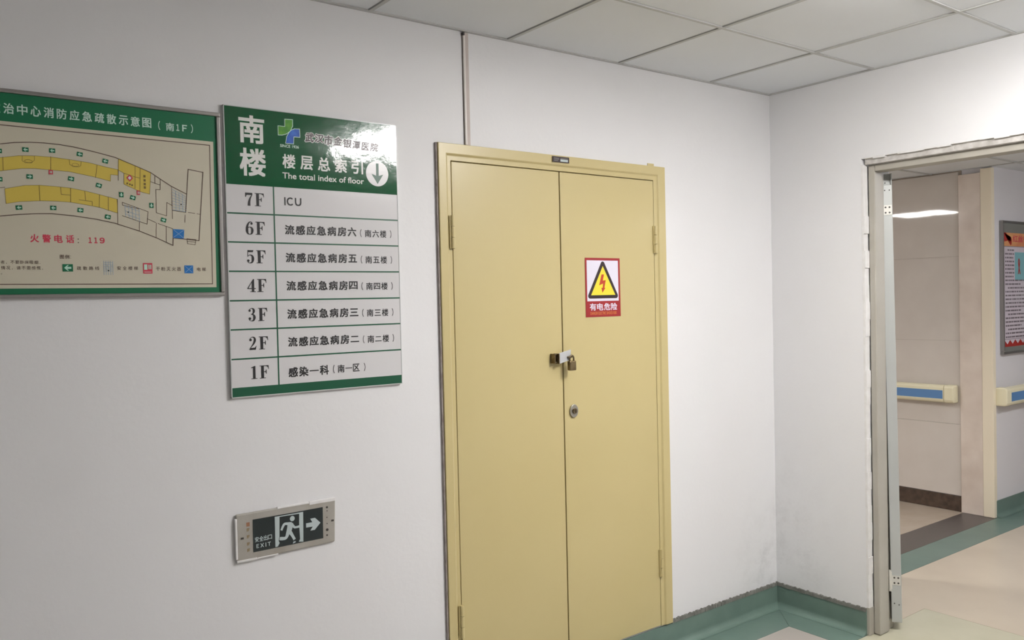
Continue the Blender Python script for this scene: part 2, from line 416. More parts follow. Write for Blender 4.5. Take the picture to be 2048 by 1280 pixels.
tiles2(hx, hy); tiles2(lx + [.24], [3.35, 2.87, 2.27, 1.67, 1.07, .47, .26])
for x in hx[1:-1]: B(x - .0075, x + .0075, -2.65, 3.35 if x < 2.5 else .05, H2, H2 + .02).build('grid_bar', m_bar, ceil2)
for y in hy[1:-1]: B(-1.8 if y > .3 else .24, 2.58 if y > .05 else 7.5, y - .009, y + .009, H2 - .0015, H2 + .02).build('grid_bar', m_bar, ceil2)

# ceiling lights
def ceiling_light(where, l, z, m, label, grp=None, drop=.055):
    """surface-mounted opal light: white end caps and tray, glowing diffuser hanging below the ceiling"""
    x0, x1, y0, y1 = l; cx, cy = (x0 + x1) / 2, (y0 + y1) / 2; hx_, hy_ = (x1 - x0) / 2, (y1 - y0) / 2
    e = empty(where + '_ceiling_light_offscreen', (cx, cy, z - drop), label, 'ceiling light', grp)
    B(-hx_, hx_, -hy_, hy_, drop - .012, drop + .003).build('tray', m_lampframe, e)
    B(-hx_ + .01, hx_ - .01, -hy_ + .01, hy_ - .01, 0, drop - .0125).build(where + '_diffuser_offscreen', m, e, bevel=.012, seg=3)
m_l1 = lampmat('lamp_room', (255, 252, 250), L_ROOM)
m_l2 = lampmat('lamp_corridor', (248, 250, 255), L_CORR)
m_l3 = lampmat('lamp_lobby', (252, 249, 245), L_LOBBY)
# mirrored in the glossy header of the floor directory
ceiling_light('room', LIGHTS[0], H, m_l1, 'slim ceiling light facing the floor directory, mirrored in its header')
# source of the glow on the wall above the doorway
ceiling_light('doorway', LIGHTS[1], H, m_l1, 'short ceiling light beside the open doorway wall')
# lights the corridor from above (shadows under both handrails)
ceiling_light('corridor', L2[0], H2 - .003, m_l2, 'slim corridor ceiling light opposite the lobby opening')
# mirrored as the split streak in the polished wall tiles
ceiling_light('lobby', L2[1], H2 - .003, m_l3, 'shorter of two lobby ceiling lights whose glare shows on the beige wall tiles', 'lobby ceiling lights', .02)
ceiling_light('inner_lobby', L2[2], H2 - .003, m_l3, 'longer of two lobby ceiling lights whose glare shows on the beige wall tiles', 'lobby ceiling lights', .02)

# floor: screed with vinyl sheets
floor = tag(B(-6.5, 7.5, -5, 3.35, -.1, -.003).build('floor', m_concrete), 'vinyl floor with green borders and pale fields', kind='structure')
def sheet(name, pts, m, z=0.0):
    MB().prism(pts, lambda p, t: (p[0], p[1], t), -.003, z).build(name, m, floor)
g = .0012
sheet('vinyl_border', [(-6.5, 0), (-6.5, -.2 + g), (-.185, -.2 + g), (-g, -g)], m_teal2)
sheet('vinyl_border', [(0, -g), (-.185 + g, -.2), (-.185 + g, -.4965), (0, -.4965)], m_teal2)
sheet('vinyl_border', [(-.185 + g, OY1), (0, OY1), (0, -5), (-.185 + g, -5)], m_teal2)
sheet('vinyl_field', [(-6.5, -.2 - g), (-.185 - g, -.2 - g), (-.185 - g, -5), (-6.5, -5)], m_pink)
sheet('vinyl_field', [(-.185 + g, -.4985), (.528, -.4985), (.528, OY1), (-.185 + g, OY1)], m_sea)
sheet('vinyl_field', [(.2412, -.157), (.2412, -.4965), (.53, -.4965), (.53, -2.65), (7.5, -2.65), (7.5, -.157)], m_cream)
sheet('vinyl_border', [(.2412, -.155), (7.5, -.155), (7.5, .05), (2.6, .05), (2.6, .04), (.2412, .04)], m_teal2)
sheet('threshold', [(.6, .0415), (2.6, .0415), (2.6, .262), (.6, .262)], m_brownst)
sheet('lobby_floor_sheet', [(-1.8, .2635), (2.6, .2635), (2.6, 3.35), (-1.8, 3.35)], m_lobbyf)

# coved baseboards
def cove(t=.006, h=.118, r=.032):
    p = [(0, 0), (0, h), (t, h)]
    p += [(t + r - r * math.cos(a), r - r * math.sin(a) + .0006) for a in [i * math.pi / 16 for i in range(0, 9)]]
    return p + [(t + r, 0)]
bl = MB(); bl.prism(cove(), lambda p, t: (t, -p[0] - .0005, p[1] + .0006), DX1, -.002)
bl.prism(cove(h=.110), lambda p, t: (t, -p[0] - .0005, p[1] + .0006), DX0, DX1)
bl.prism(cove(), lambda p, t: (t, -p[0] - .0005, p[1] + .0006), -6.5, DX0)
base_l = tag(bl.build('baseboard_left', m_teal), 'green coved vinyl baseboard under the signs and yellow door', kind='structure')
br = MB(); br.prism(cove(), lambda p, t: (-p[0] - .0005, t, p[1] + .0006), -.008, OY0)
br.prism(cove(), lambda p, t: (-p[0] - .0005, t, p[1] + .0006), OY1, -5)
base_r = tag(br.build('baseboard_right', m_teal), 'green coved vinyl baseboard beside the doorway', kind='structure')
def ragged(axis, a, b, parent, n):
    c = MB(); st = (b - a) / n
    for i in range(n):
        t0, t1 = a + i * st, a + (i + 1) * st; z1 = .1265 + .003 * math.sin(i * 1.7) * math.sin(i * .37) + random.uniform(0, .0018); d = random.uniform(.0075, .0105)
        if axis == 0: c.box(t0, t1, -d, -.0004, .1105, z1)
        else: c.box(-d, -.0004, t0, t1, .1105, z1)
    c.build('glue_line', m_cap, parent)
ragged(0, DX1 + .001, -.001, base_l, 90); ragged(0, -6.5, DX0 - .02, base_l, 60); ragged(1, OY0 + .001, -.011, base_r, 60)
bc = MB(); bc.prism(cove(), lambda p, t: (t, .05 - p[0] - .0005, p[1] + .0006), 2.602, 7.49)
base_c = tag(bc.build('baseboard_corridor', m_teal), 'green coved vinyl baseboard below the framed poster', kind='structure')

# ------------------------------------------------------------------ yellow double door
d1 = empty('door_1', (DX0, 0, DZ0), 'pale yellow double metal door with padlocked hasp', kind='structure')
W, HT = DX1 - DX0, DZ1 - DZ0
def u_frame(prof, wl_, wr_, wt_):
    """door casing swept up, across and down with mitred corners; prof: (fraction of the width, depth y)"""
    m = MB(); n = len(prof)
    for t, y in prof: m.v.append((t * wl_, y, 0))
    for t, y in prof: m.v.append((t * wl_, y, HT - t * wt_))
    for t, y in prof: m.v.append((W - t * wr_, y, HT - t * wt_))
    for t, y in prof: m.v.append((W - t * wr_, y, 0))
    for k in range(3):
        for i in range(n): m.f.append((k * n + i, k * n + (i + 1) % n, (k + 1) * n + (i + 1) % n, (k + 1) * n + i))
    m.f.append(tuple(range(n))); m.f.append(tuple(3 * n + i for i in reversed(range(n))))
    return m
FW = .0565
WR = .0715
frame = u_frame([(0, .044), (0, -.015), (.03, -.0165), (.58, -.0165), (.62, -.0155), (.70, -.0105), (.74, -.0100), (1, -.0100), (1, .044)], FW, WR, .0625).build('frame', m_yellow, d1, bevel=.0012)
B(-.0055, -.0005, -.010, -.0002, 0, HT).build('dirty_edge', m_brownedge, frame)
B(FW, W - WR, .030, .044, 0, HT - .0625).build('rebate', m_yellow, d1)
lx0, lxm, lx1, lz1 = -2.0034 + .0580 - DX0, -1.4205 - DX0, W - WR - .0015, HT - .0640
leafs = []
for a, b in ((lx0 + .001, lxm - .003), (lxm + .0025, lx1 - .001)):
    leafs.append(B(a, b, -.0105, .028, .003, lz1 - .002).build('door_leaf', m_yellow, d1, bevel=.002))
for lf, x in ((leafs[0], lx0 - .003), (leafs[1], lx1 + .003)):
    for z0 in (1.805, .345):
        h = MB()
        for k in range(3): h.cyl((x, -.0165, z0 - DZ0 + k * .0415), (0, 0, 1), .0085, .0395, 14)
        h.box(x - .012, x + .012, -.0165, -.0118, z0 - DZ0, z0 - DZ0 + .122)
        h.build('hinge', m_yellow, lf)
# hasp, staple, lock escutcheon
hs = MB(); hs.prism([(-.006, -.020), (.056, -.006), (.058, .036), (-.004, .024)], lambda p, t: (lxm - .044 + p[0], t, 1.366 - DZ0 + p[1]), -.045, -.041)
hasp = hs.build('hasp_plate', m_hasp, leafs[1], bevel=.001)
hk = MB(); hk.box(lxm - .066, lxm - .048, -.034, -.0107, 1.350 - DZ0, 1.354 - DZ0); hk.box(lxm - .066, lxm - .048, -.034, -.0107, 1.382 - DZ0, 1.386 - DZ0)
hk.box(lxm - .068, lxm - .064, -.040, -.0107, 1.348 - DZ0, 1.388 - DZ0); hk.box(lxm - .0515, lxm - .047, -.0465, -.0107, 1.347 - DZ0, 1.388 - DZ0)
hk.build('hasp_bracket', m_darksteel, leafs[0], bevel=.001)
hk = MB(); sx = -1.416 - DX0
hk.tube([(sx - .010, -.012, 1.372 - DZ0), (sx - .010, -.040, 1.372 - DZ0), (sx - .008, -.052, 1.372 - DZ0), (sx, -.056, 1.372 - DZ0), (sx + .008, -.052, 1.372 - DZ0), (sx + .010, -.040, 1.372 - DZ0), (sx + .010, -.012, 1.372 - DZ0)], .0032)
hk.build('staple', m_darksteel, leafs[1])
ec = MB(); ex, ez = -1.371 - DX0, 1.1445 - DZ0
n = 28
for r0, y0, r1, y1, in ((.024, -.0118, .0225, -.018), ):
    ec.prism([(.0225 * math.cos(2 * math.pi * i / n), .0275 * math.sin(2 * math.pi * i / n)) for i in range(n)], lambda p, t: (ex + p[0], t, ez + p[1]), -.0118, -.018)
esc = ec.build('lock_escutcheon', m_steel, leafs[1], bevel=.002)
ec = MB(); ec.cyl((ex, -.0182, ez), (0, -1, 0), .0115, .006, 22); ec.build('lock_cylinder', m_darksteel, leafs[1], bevel=.001)
B(ex - .0014, ex + .0014, -.0247, -.0243, ez - .0065, ez + .0065).build('keyhole', m_black, leafs[1])
B(W - .098, W - .058, -.004, -.0003, HT + .001, HT + .013).build('paint_smear', m_yellow, frame, bevel=.001)
pl = B(-1.462 - DX0, -1.374 - DX0, -.0212, -.0202, 2.166 - DZ0, 2.189 - DZ0).build('data_plate', m_stk_b, frame)
pl['label'] = 'small black data plate'
f = Flat(-.0216); f.rect(582, 622, 2051.5, 2061); f.build('plate_print', m_exitw, d1)
f = Flat(-.0216); f.rect(548, 575, 2063, 2065); f.rect(548, 575, 2058, 2060); f.rect(548, 570, 2053, 2055); f.rect(582, 622, 2064, 2066); f.build('plate_print', m_pgrey, d1)

# padlock hanging from the staple
pk = empty('padlock', (-1.409, -.05, 1.3165), 'small worn brass padlock hanging on the yellow door hasp', 'padlock')
B(-.0175, .0175, -.011, .008, 0, .040).build('body', m_brass, pk, bevel=.004)
sp = [(-.0105, -.0015, .034)] + [(-.0105 * math.cos(a), -.0015, .050 + .0115 * math.sin(a)) for a in [i * math.pi / 10 for i in range(11)]] + [(.0105, -.0015, .034)]
MB().tube(sp, .0036, 10).build('shackle', m_darksteel, pk, smooth=True)

# ------------------------------------------------------------------ warning sticker on the door
ws = empty('warning_sticker', (-1.3, -.0117, 1.53), 'red and white electric hazard sticker with yellow triangle on the yellow door', 'sticker')
S0 = 20
sh = lambda pts: [(x, z + S0) for x, z in pts]
MB().prism([(9, 0), (211, 0), (210, 250), (9, 250)], lambda p, t: (p[0] / 1000, t, p[1] / 1000), -.0006, 0).build('backing', m_stk_red, ws)
f = Flat(-.0009); f.poly(sh([(18, 47), (200, 47), (199, 219.5), (18, 219.5)])); f.build('white_panel', m_stk_w, ws)
def round_tri(a, b, c, r, fl):
    pts = []
    T = [Vector(a), Vector(b), Vector(c)]
    for i in range(3):
        p, q, s2 = T[i], T[(i + 1) % 3], T[i - 1]
        u = (q - p).normalized(); v = (s2 - p).normalized(); half = math.acos(u.dot(v)) / 2
        d = r / math.tan(half); ce = p + (u + v).normalized() * (r / math.sin(half))
        p0 = p + v * d; p1 = p + u * d
        a0 = math.atan2(*(p0 - ce).yx); a1 = math.atan2(*(p1 - ce).yx); da = (a1 - a0 + math.pi) % (2 * math.pi) - math.pi
        pts += [(ce.x + r * math.cos(a0 + da * k / 8), ce.y + r * math.sin(a0 + da * k / 8)) for k in range(9)]
    return fl.poly(pts)
f = Flat(-.0012); round_tri((109, 227 + S0), (15, 58 + S0), (203, 58 + S0), 11, f); f.build('triangle_border', m_stk_b, ws)
f = Flat(-.0015); f.poly(sh([(109, 196), (39, 72), (180, 72)])); f.build('triangle', m_stk_y, ws)
f = Flat(-.0018); f.poly(sh([(101, 160), (115, 160), (108, 134), (125, 136), (116, 103), (122, 103), (104, 82), (99, 103), (106, 103), (109, 121), (86, 114)])); f.build('lightning_bolt', m_bolt, ws)
f = Flat(-.0009); chars_into(f, '有电危险', 31, 190, 7 + S0, 38 + S0, 37, .025); f.build('lettering', m_stk_w, ws)
f = Flat(-.0009); text_into(f, 'DANGER ELECTRIC SHOCK RISK', 34, 187, -11 + S0, 2 + S0, .02); f.build('lettering', m_orange, ws)

# ------------------------------------------------------------------ floor directory board
fd = empty('floor_directory', (-2.777, 0, 1.3245), 'white and green floor directory board listing wards on seven floors', 'sign')
B(-.005, .6, -.0118, -.001, -.003, .9105).build('board', m_board, fd, bevel=.0008)
ed = MB(); ed.box(-.0075, -.0052, -.0125, -.0005, -.0055, .913); ed.box(.6002, .6025, -.0125, -.0005, -.0055, .913); ed.box(-.0075, .6025, -.0125, -.0005, -.0057, -.0032); ed.box(-.0075, .6025, -.0125, -.0005, .9107, .9132)
ed.build('edge_strip', m_acryl, fd)
hb = B(-.005, .6, -.0124, -.0119, .6665, .9105).build('header', m_gloss, fd)
f = Flat(-.0121)
f.rect(-5, 600, -3, 26)
f.build('bottom_band', m_green, fd)
rows = [576, 485, 393, 300.5, 209, 116]
for z in rows:
    f = Flat(-.0121); f.rect(-5, 600, z - 2.4, z + 2.4); f.build('row_line', m_green, fd)
f = Flat(-.0122); f.rect(144.5, 149, 26, 667); f.build('column_line', m_green, fd)
HY = -.0127
f = Flat(HY); text_into(f, '南', 38, 123, 799, 889, .03); text_into(f, '楼', 38, 125, 695, 785, .03); f.build('lettering', m_gloss_w, fd)
f = Flat(HY); chars_into(f, '楼层总索引', 179, 469, 729, 776, 45, .028); f.build('lettering', m_gloss_w, fd)
f = Flat(HY); text_into(f, 'The total index of floor', 178, 471, 695.5, 716, .018, 1.0); f.build('lettering', m_gloss_w, fd)
f = Flat(HY); f.disc(523, 736, 43.5, 44, 48); f.build('arrow_disc', m_board, fd)
f = Flat(HY - .0003); f.rect(518.5, 528.5, 727, 771.5); f.poly([(500.5, 734), (523.5, 727), (546, 734), (523.5, 700)]); f.build('arrow', m_green, fd)
gl = [(192, 888), (217, 889), (216.5, 869), (208, 852), (194, 841.5), (181, 837), (168.5, 836), (168.5, 864), (191.5, 864)]
bl_ = [(240.5, 861), (241, 835.5), (220, 835), (218.5, 811.5), (193, 811.5), (197, 832), (204, 845), (212, 854), (224, 860)]
f = Flat(HY); f.poly(gl); f.poly(bl_); f.line(gl, 3.6, True); f.line(bl_, 3.6, True); f.build('logo_outline', m_pale, fd)
f = Flat(HY - .0003); f.poly(gl); f.build('logo', m_lgreen, fd)
f = Flat(HY - .0003); f.poly(bl_); f.build('logo', m_lblue, fd)
f = Flat(HY); text_into(f, 'SINCE 1926', 173, 237, 797, 806.5, .02); f.build('lettering', m_pale, fd)
name = '武汉市金银潭医院'
zz = [(822, 853), (824, 852), (818, 852), (820, 850), (815, 846), (814, 843), (813, 841), (812, 842)]
f = Flat(HY); f2 = Flat(HY - .0003); pitch = (530 - 259 - 32) / 7
for i, ch in enumerate(name):
    xa = 259 + pitch * i; z0, z1 = zz[i]
    text_into(f, ch, xa - 2.2, xa + 34.2, z0 - 2.2, z1 + 2.2, .09, 1, .12, 8); text_into(f2, ch, xa, xa + 32, z0, z1, .034, 1, .12)
f.build('lettering_outline', m_gloss_w, fd); f2.build('lettering', m_maroon, fd)
cn = '六五四三二'
for i in range(7):
    top = ([667] + rows)[i]; z = top - 66
    f = Flat(-.0123); serif(f, '7654321'[i], 52 if i < 6 else 54, z, .415); serif(f, 'F', 84, z, .415); f.build('floor_number', m_black, fd)
    f = Flat(-.0123)
    if i == 0: f.rect(182, 186.5, z + 7.5, z + 34); text_into(f, 'Ｃ', 190, 212, z + 7, z + 34.5, .03); text_into(f, 'Ｕ', 218, 241, z + 7, z + 34, .03)
    elif i < 6:
        chars_into(f, '流感应急病房' + cn[i - 1], 181, 437, z + 3.5, z + 35.5, 33, .033)
        text_into(f, '（', 451, 457, z + 2.5, z + 30, .012); chars_into(f, '南' + cn[i - 1] + '楼', 469, 553, z + 3, z + 29, 25.5, .024); text_into(f, '）', 567, 573, z + 2.5, z + 30, .012)
    else:
        chars_into(f, '感染一科', 180, 322, z - 3.5, z + 29.5, 33, .033)
        text_into(f, '（', 337, 343, z - 1, z + 28, .012); chars_into(f, '南一区', 354, 436, z, z + 27, 25.5, .024); text_into(f, '）', 452, 458, z - 1, z + 28, .012)
    f.build('lettering', m_black, fd)

# ------------------------------------------------------------------ evacuation map board
em = empty('evacuation_map', (-3.2, 0, 1.64), 'green bordered fire evacuation map in an aluminium frame', 'sign')
XL = -620
B(XL / 1000 + .008, .392, -.010, -.001, .012, .558).build('board', m_mapgreen, em)
fm = MB()
fm.box(XL / 1000, .4035, -.016, -.0005, .0015, .0125); fm.box(XL / 1000, .4035, -.016, -.0005, .557, .5685)
fm.box(.3915, .4035, -.016, -.0005, .0127, .5568); fm.box(XL / 1000, XL / 1000 + .0115, -.016, -.0005, .0127, .5568)
fm.build('frame', m_alu, em, bevel=.0025)
f = Flat(-.0103); f.poly([(XL + 22, 29), (379, 28), (382, 478), (XL + 22, 482)]); f.build('map_panel', m_map, em)
Z = -.0106
f = Flat(Z); f.line([(XL + 33, 41), (367, 38.5), (370.5, 466), (XL + 33, 472)], 2.4, True); f.build('panel_border', m_line, em)
f = Flat(Z); chars_into(f, '救治中心消防应急疏散示意图', -208, 202, 501, 530, 25.5, .022)
text_into(f, '（', 221, 227, 498, 525, .012); text_into(f, '南', 243, 267, 498, 522.5, .022); text_into(f, '１', 273, 282, 500.5, 521, .035); text_into(f, 'Ｆ', 290, 305, 500.5, 521, .035); text_into(f, '）', 316, 322, 498, 525, .012); f.build('lettering', m_pale, em)
Y1 = [(-320, 345), (-260, 364), (-188, 381), (-144, 390), (-103, 393), (-63, 393), (-21, 390), (30, 385), (75, 376), (106, 371), (106, 355), (86, 355), (85, 336), (46, 345), (8, 351), (-22, 356), (-64, 357), (-104, 358), (-136, 356), (-189, 345), (-260, 326), (-320, 308)]
Y2 = [(-179, 298), (-132, 310), (-95, 313), (-55, 312), (-19, 310), (18, 304), (55, 296), (101, 285), (102, 245), (94, 247), (55, 259), (17, 265), (-19, 270), (-56, 271), (-96, 270), (-146, 265), (-177, 258)]
Y3 = [(108, 402), (153, 386), (196, 368), (191, 305), (165, 311), (121, 330), (122, 362), (107, 370)]
f = Flat(Z)
for p in (Y1, Y2, Y3): f.poly(p)
f.build('ward_area', m_mapyel, em)
f = Flat(Z - .0003)
for a in ([(-181, 383), (-181, 348)], [(-66, 394), (-67, 357)], [(51, 380), (46, 344)], [(-97, 311), (-96, 270)], [(-44, 310), (-43, 291), (-21, 290)], [(-19, 310), (-20, 271)], [(17, 303), (18, 278)], [(2, 278), (35, 275), (35, 264)], [(55, 296), (53, 259)], [(78, 291), (77, 251)], [(153, 386), (151, 320)], [(167, 379), (164, 311)], [(122, 362), (152, 353), (164, 351)]): f.line(a, 1.4)
for p in (Y1, Y2, Y3): f.line(p, .9, True)
for q in ([(-135, 390), (-136, 377), (-128, 372), (-113, 373), (-106, 381), (-106, 392)], [(-20, 389), (-19, 376), (-11, 371), (3, 371), (9, 375), (10, 386)]):
    f.line(q, .9); cx = sum(p[0] for p in q) / 6; f.line([(cx + 9 * math.cos(t * math.pi / 8), q[2][1] + 5 + 4 * math.sin(t * math.pi / 8)) for t in range(17)], .8)
f.build('room_lines', m_linefine, em)
f = Flat(Z - .0003)
f.line([(-320, 380), (-260, 400), (-186, 418), (-152, 425), (-116, 429), (-80, 430.5), (-44, 429.5), (-7, 426), (41, 418), (99, 406), (153, 386), (196, 369), (222, 352), (254, 332), (296, 312)], 2.2)
f.line([(-320, 188), (-260, 208), (-192, 224), (-149, 230), (-108, 234), (-68, 236), (-12, 232), (45, 225), (93, 215.5), (159, 195), (207, 176), (253, 155), (254, 177), (285, 175), (330, 171), (348, 381), (304, 387), (293, 256)], 2.2)
f.build('building_outline', m_line, em)
f = Flat(Z - .0003)
for a in ([(108, 401), (106, 340)], [(102, 285), (101, 214)], [(207, 360), (207, 338)], [(222, 352), (221, 320), (209, 320), (208, 251), (237, 243), (239, 283), (255, 274)], [(195, 342), (221, 334)], [(254, 332), (254, 235)], [(255, 260), (291, 256)], [(300, 256), (320, 254)], [(326, 253), (335, 252)], [(291, 248), (290, 226)], [(115, 269), (115, 277), (185, 253), (181, 216), (114, 238)], [(115, 269), (159, 260)], [(182, 232), (205, 222)], [(212, 219), (254, 205)], [(160, 222), (159, 195)], [(207, 220), (205, 176)], [(235, 211), (234, 164)], [(294, 176), (321, 174), (318, 158), (296, 161), (294, 176)], [(295, 168), (320, 166)], [(-189, 300), (-179, 302)]): Flat(Z - .0003).line(a, 1.4).build('wall_line', m_line, em)
f = Flat(Z - .0004)
for i in range(8):
    t = i / 7; f.line([(255, 262 + t * 62), (294, 258 + t * 46)], 1.1)
for x in (265, 275, 285): f.line([(x, 260), (x, 322 - (x - 255) * .4)], 1.1)
f.build('stair_symbol', m_lblue2, em); f = Flat(Z - .0004)
for i in range(5): f.line([(122 + i * 9.5, 271 - i * 2.2), (123 + i * 9.3, 236 - i * 3.4)], 1.1)
for z in (262, 250, 240): f.line([(122, z + 3), (161, z - 9)], 1.1)
f.build('stair_symbol', m_lblue2, em); f = Flat(Z - .0004)
for x in (60, 66, 72, 78, 84): f.line([(x, 106), (x, 66)], 1)
for z in (101, 95, 89, 83, 77): f.line([(60, z), (84, z)], 1)
f.build('stair_symbol', m_lblue2, em)
for x, z in ((72, 78), (280, 279), (130, 249)): Flat(Z - .0006).disc(x, z, 1.8, seg=10).build('stair_dot', m_black, em)
signs = [(-127, 408, 0), (-62, 411, 0), (7, 407, -8), (73, 393, -12), (-119, 335, 180), (-17, 336, 172), (54, 322, 165), (-147, 249, 5), (-64, 252, 0), (4, 249, -5), (75, 233, -10), (-190, 399, 0), (-191, 323, 0), (113, 299, 90), (144, 292, 165), (195, 272, 90), (228, 230, 165)]
def esign(fa, fb, x, z, a, k=1.0):
    ca, sa = math.cos(math.radians(a)), math.sin(math.radians(a))
    R_ = lambda pts: [(x + k * (px * ca - pz * sa), z + k * (px * sa + pz * ca)) for px, pz in pts]
    fa.poly(R_([(-7.6, -6), (7.6, -6), (7.6, 6), (-7.6, 6)]))
    fb.poly(R_([(-5.4, 0), (-.4, 4.6), (1.6, 4.6), (-1.2, 1.7), (5.2, 1.7), (5.2, -1.7), (-1.2, -1.7), (1.6, -4.6), (-.4, -4.6)]))
for x, z, a in signs:
    fa, fb = Flat(Z - .0005), Flat(Z - .0008); esign(fa, fb, x, z, a)
    fa.build('route_arrow', m_mapgreen, em); fb.build('route_arrow', m_ltgreen, em)
fa, fb = Flat(Z - .0005), Flat(Z - .0008); esign(fa, fb, -33, 85.5, 0, 1.72); fa.build('route_arrow', m_mapgreen, em); fb.build('route_arrow', m_ltgreen, em)
f = Flat(Z - .0005); f.rect(-72.5, -62, 345, 357); f.build('extinguisher_symbol', m_red, em)
f = Flat(Z - .0005); f.rect(155, 164, 301, 314); f.build('extinguisher_symbol', m_red, em)
f = Flat(Z - .0005); f.rect(166, 192, 70, 101); f.build('extinguisher_symbol', m_red, em)
f = Flat(Z - .0008)
f.rect(169, 178, 81, 97); f.rect(181, 184, 83, 96); f.rect(186, 189, 83, 96); f.rect(169, 189, 73.5, 75); f.build('extinguisher_mark', m_ltgreen, em)
f = Flat(Z - .0008); f.rect(-69.5, -67.5, 348, 354); f.rect(-66.5, -64.5, 348, 354); f.build('extinguisher_mark', m_ltgreen, em)
f = Flat(Z - .0008); f.rect(158, 159.5, 304, 311); f.rect(161, 162.5, 304, 311); f.build('extinguisher_mark', m_ltgreen, em)
f = Flat(Z - .0007); f.line([(137, 357), (144, 349), (137, 341), (130, 349)], 3, True); f.build('aid_cross', m_red, em)
f = Flat(Z - .0006); f.poly([(137, 358), (145, 349), (137, 340), (129, 349)]); f.build('aid_cross', m_stk_w, em)
f = Flat(Z - .0006)
for z in (357, 345, 334, 324): f.rect(175, 181, z - 3.5, z + 3.5)
f.build('room_caption', m_linefine, em); f = Flat(Z - .0006)
for x in (130, 137, 143): f.rect(x - 2, x + 2, 328 - (x - 137) * .35, 333 - (x - 137) * .35)
f.build('room_caption', m_linefine, em)
f = Flat(Z - .0005); f.poly([(254, 204), (287, 203), (285, 176), (253.5, 177)]); f.build('lift_symbol', m_blue, em)
f = Flat(Z - .0005); f.rect(284, 310, 71, 95); f.build('lift_symbol', m_blue, em)
f = Flat(Z - .0007); f.line([(256, 202), (284, 178)], 1); f.line([(285, 201), (255, 179)], 1); f.build('lift_cross', m_lblue2, em)
f = Flat(Z - .0007); f.line([(287, 92), (307, 74)], 1); f.line([(287, 74), (307, 92)], 1); f.build('lift_cross', m_lblue2, em)
def put(m, body, *a):
    f = Flat(Z); chars_into(f, body, *a); return f.build('lettering', m, em)
put(m_red, '火警电话', -123, -14, 155, 178, 21.5, .03)
f = Flat(Z); text_into(f, '１', 22, 31, 156, 173, .04); text_into(f, '１', 37, 46, 156, 173, .04); text_into(f, '９', 51, 65, 156, 173, .04); f.build('lettering', m_red, em)
f = Flat(Z); f.disc(-4, 167, 1.6, seg=10); f.disc(-4, 157, 1.6, seg=10); f.build('colon', m_line, em)
f = Flat(Z); f.disc(-25, 119, .8, seg=8); f.disc(-25, 113, .8, seg=8); f.build('colon', m_line, em)
put(m_line, '图例', -52, -28, 111, 122, 11, .02); put(m_line, '疏散路线', -10, 48, 79.5, 90, 11, .012); put(m_line, '安全楼梯', 95, 152, 80, 91, 11, .012)
put(m_line, '干粉灭火器', 202, 274, 78, 90, 11.5, .012); put(m_line, '电梯', 321, 348, 77.5, 89, 11.5, .012)
put(m_line, '患者，不要卧床吸烟。', -206, -94, 95.5, 105, 9.5, .008); put(m_line, '紧急情况，请不要惊慌。', -218, -88, 80, 89.5, 9.5, .008)
f = Flat(Z); text_into(f, '。', -195, -192, 67, 70, .01); f.build('lettering', m_line, em)

# ------------------------------------------------------------------ exit sign
es = empty('exit_sign', (-2.777, 0, .797), 'low recessed metal exit sign with running figure and arrow', 'exit sign')
MB().prism([(-5, 1), (329, 5), (334, 154), (-6, 153)], lambda p, t: (p[0] / 1000, t, p[1] / 1000), -.010, -.0005).build('housing', m_exitframe, es, bevel=.005, seg=3)
for x0, x1, z0, z1 in ((-6, 60, -1, 7), (60, 130, 0, 5), (-9, -2, 10, 140), (240, 333, 144, 156), (130, 240, 149, 155)):
    B(x0 / 1000, x1 / 1000, -.0112, -.0004, z0 / 1000, z1 / 1000).build('paint_smear', m_plaster, es, bevel=.002)
MB().prism([(47.5, 24.5), (285.5, 25.5), (286.5, 130), (48, 129)], lambda p, t: (p[0] / 1000, t, p[1] / 1000), -.0112, -.010).build('glass_panel', m_glass, es)
EY = -.0115
f = Flat(EY)
f.poly([(119.5, 27), (128, 28), (134, 38), (131, 46), (134, 60), (136, 123), (203, 122), (202, 85), (204, 38), (199, 30), (215, 27), (217, 126), (120, 126)])
f.build('door_pictogram', m_exitw, es)
f = Flat(EY - .0003)
f.disc(179, 110.3, 8.2, 8.6, 24)
f.ribbon([(141, 78, 7), (147, 91, 8), (153, 97, 8), (164, 96, 9), (176, 94, 10)], 0, 0, 1)
f.ribbon([(172, 97, 18), (169, 80, 18), (163, 62, 15)], 0, 0, 1)
f.ribbon([(176, 93, 9), (184, 82, 8), (190, 79.5, 7), (203, 80.5, 8)], 0, 0, 1)
f.ribbon([(170, 68, 12), (178, 54, 9.5), (185, 40, 9)], 0, 0, 1)
f.ribbon([(163, 66, 13), (158, 54, 10), (152, 50, 10), (141, 51, 11), (134, 52.5, 10)], 0, 0, 1)
f.poly([(181, 34), (189, 34), (188, 30), (178, 27.5)])
f.build('running_figure', m_exitw, es)
f = Flat(EY); f.poly([(226, 86), (248, 86), (241, 99), (258, 99), (277, 79.5), (256, 59), (240, 59), (249, 71), (226, 72)]); f.build('arrow', m_exitw, es)
f = Flat(EY); chars_into(f, '安全出口', 53, 109, 55.5, 72, 13, .02); f.build('lettering', m_exitw, es)
f = Flat(EY); text_into(f, 'Ｅ', 57, 66, 35.5, 48.5, .02); text_into(f, 'Ｘ', 70, 82, 35.5, 48.5, .02); f.rect(87, 89.4, 35.5, 48.5); text_into(f, 'Ｔ', 94, 105, 35.5, 48.5, .02); f.build('lettering', m_exitw, es)
f = Flat(-.0103); f.rect(27, 38, 110, 123); f.rect(30, 36, 117, 119); f.build('vertical_caption', m_rust, es)
f = Flat(-.0103)
for z in (99, 77, 54, 34): f.line([(29, z - 4), (29, z + 4), (36, z + 4)], 2); f.line([(33, z - 4), (33, z + 2)], 1.6); f.line([(30, z), (36, z)], 1.4)
f.build('vertical_caption', m_linefine, es)
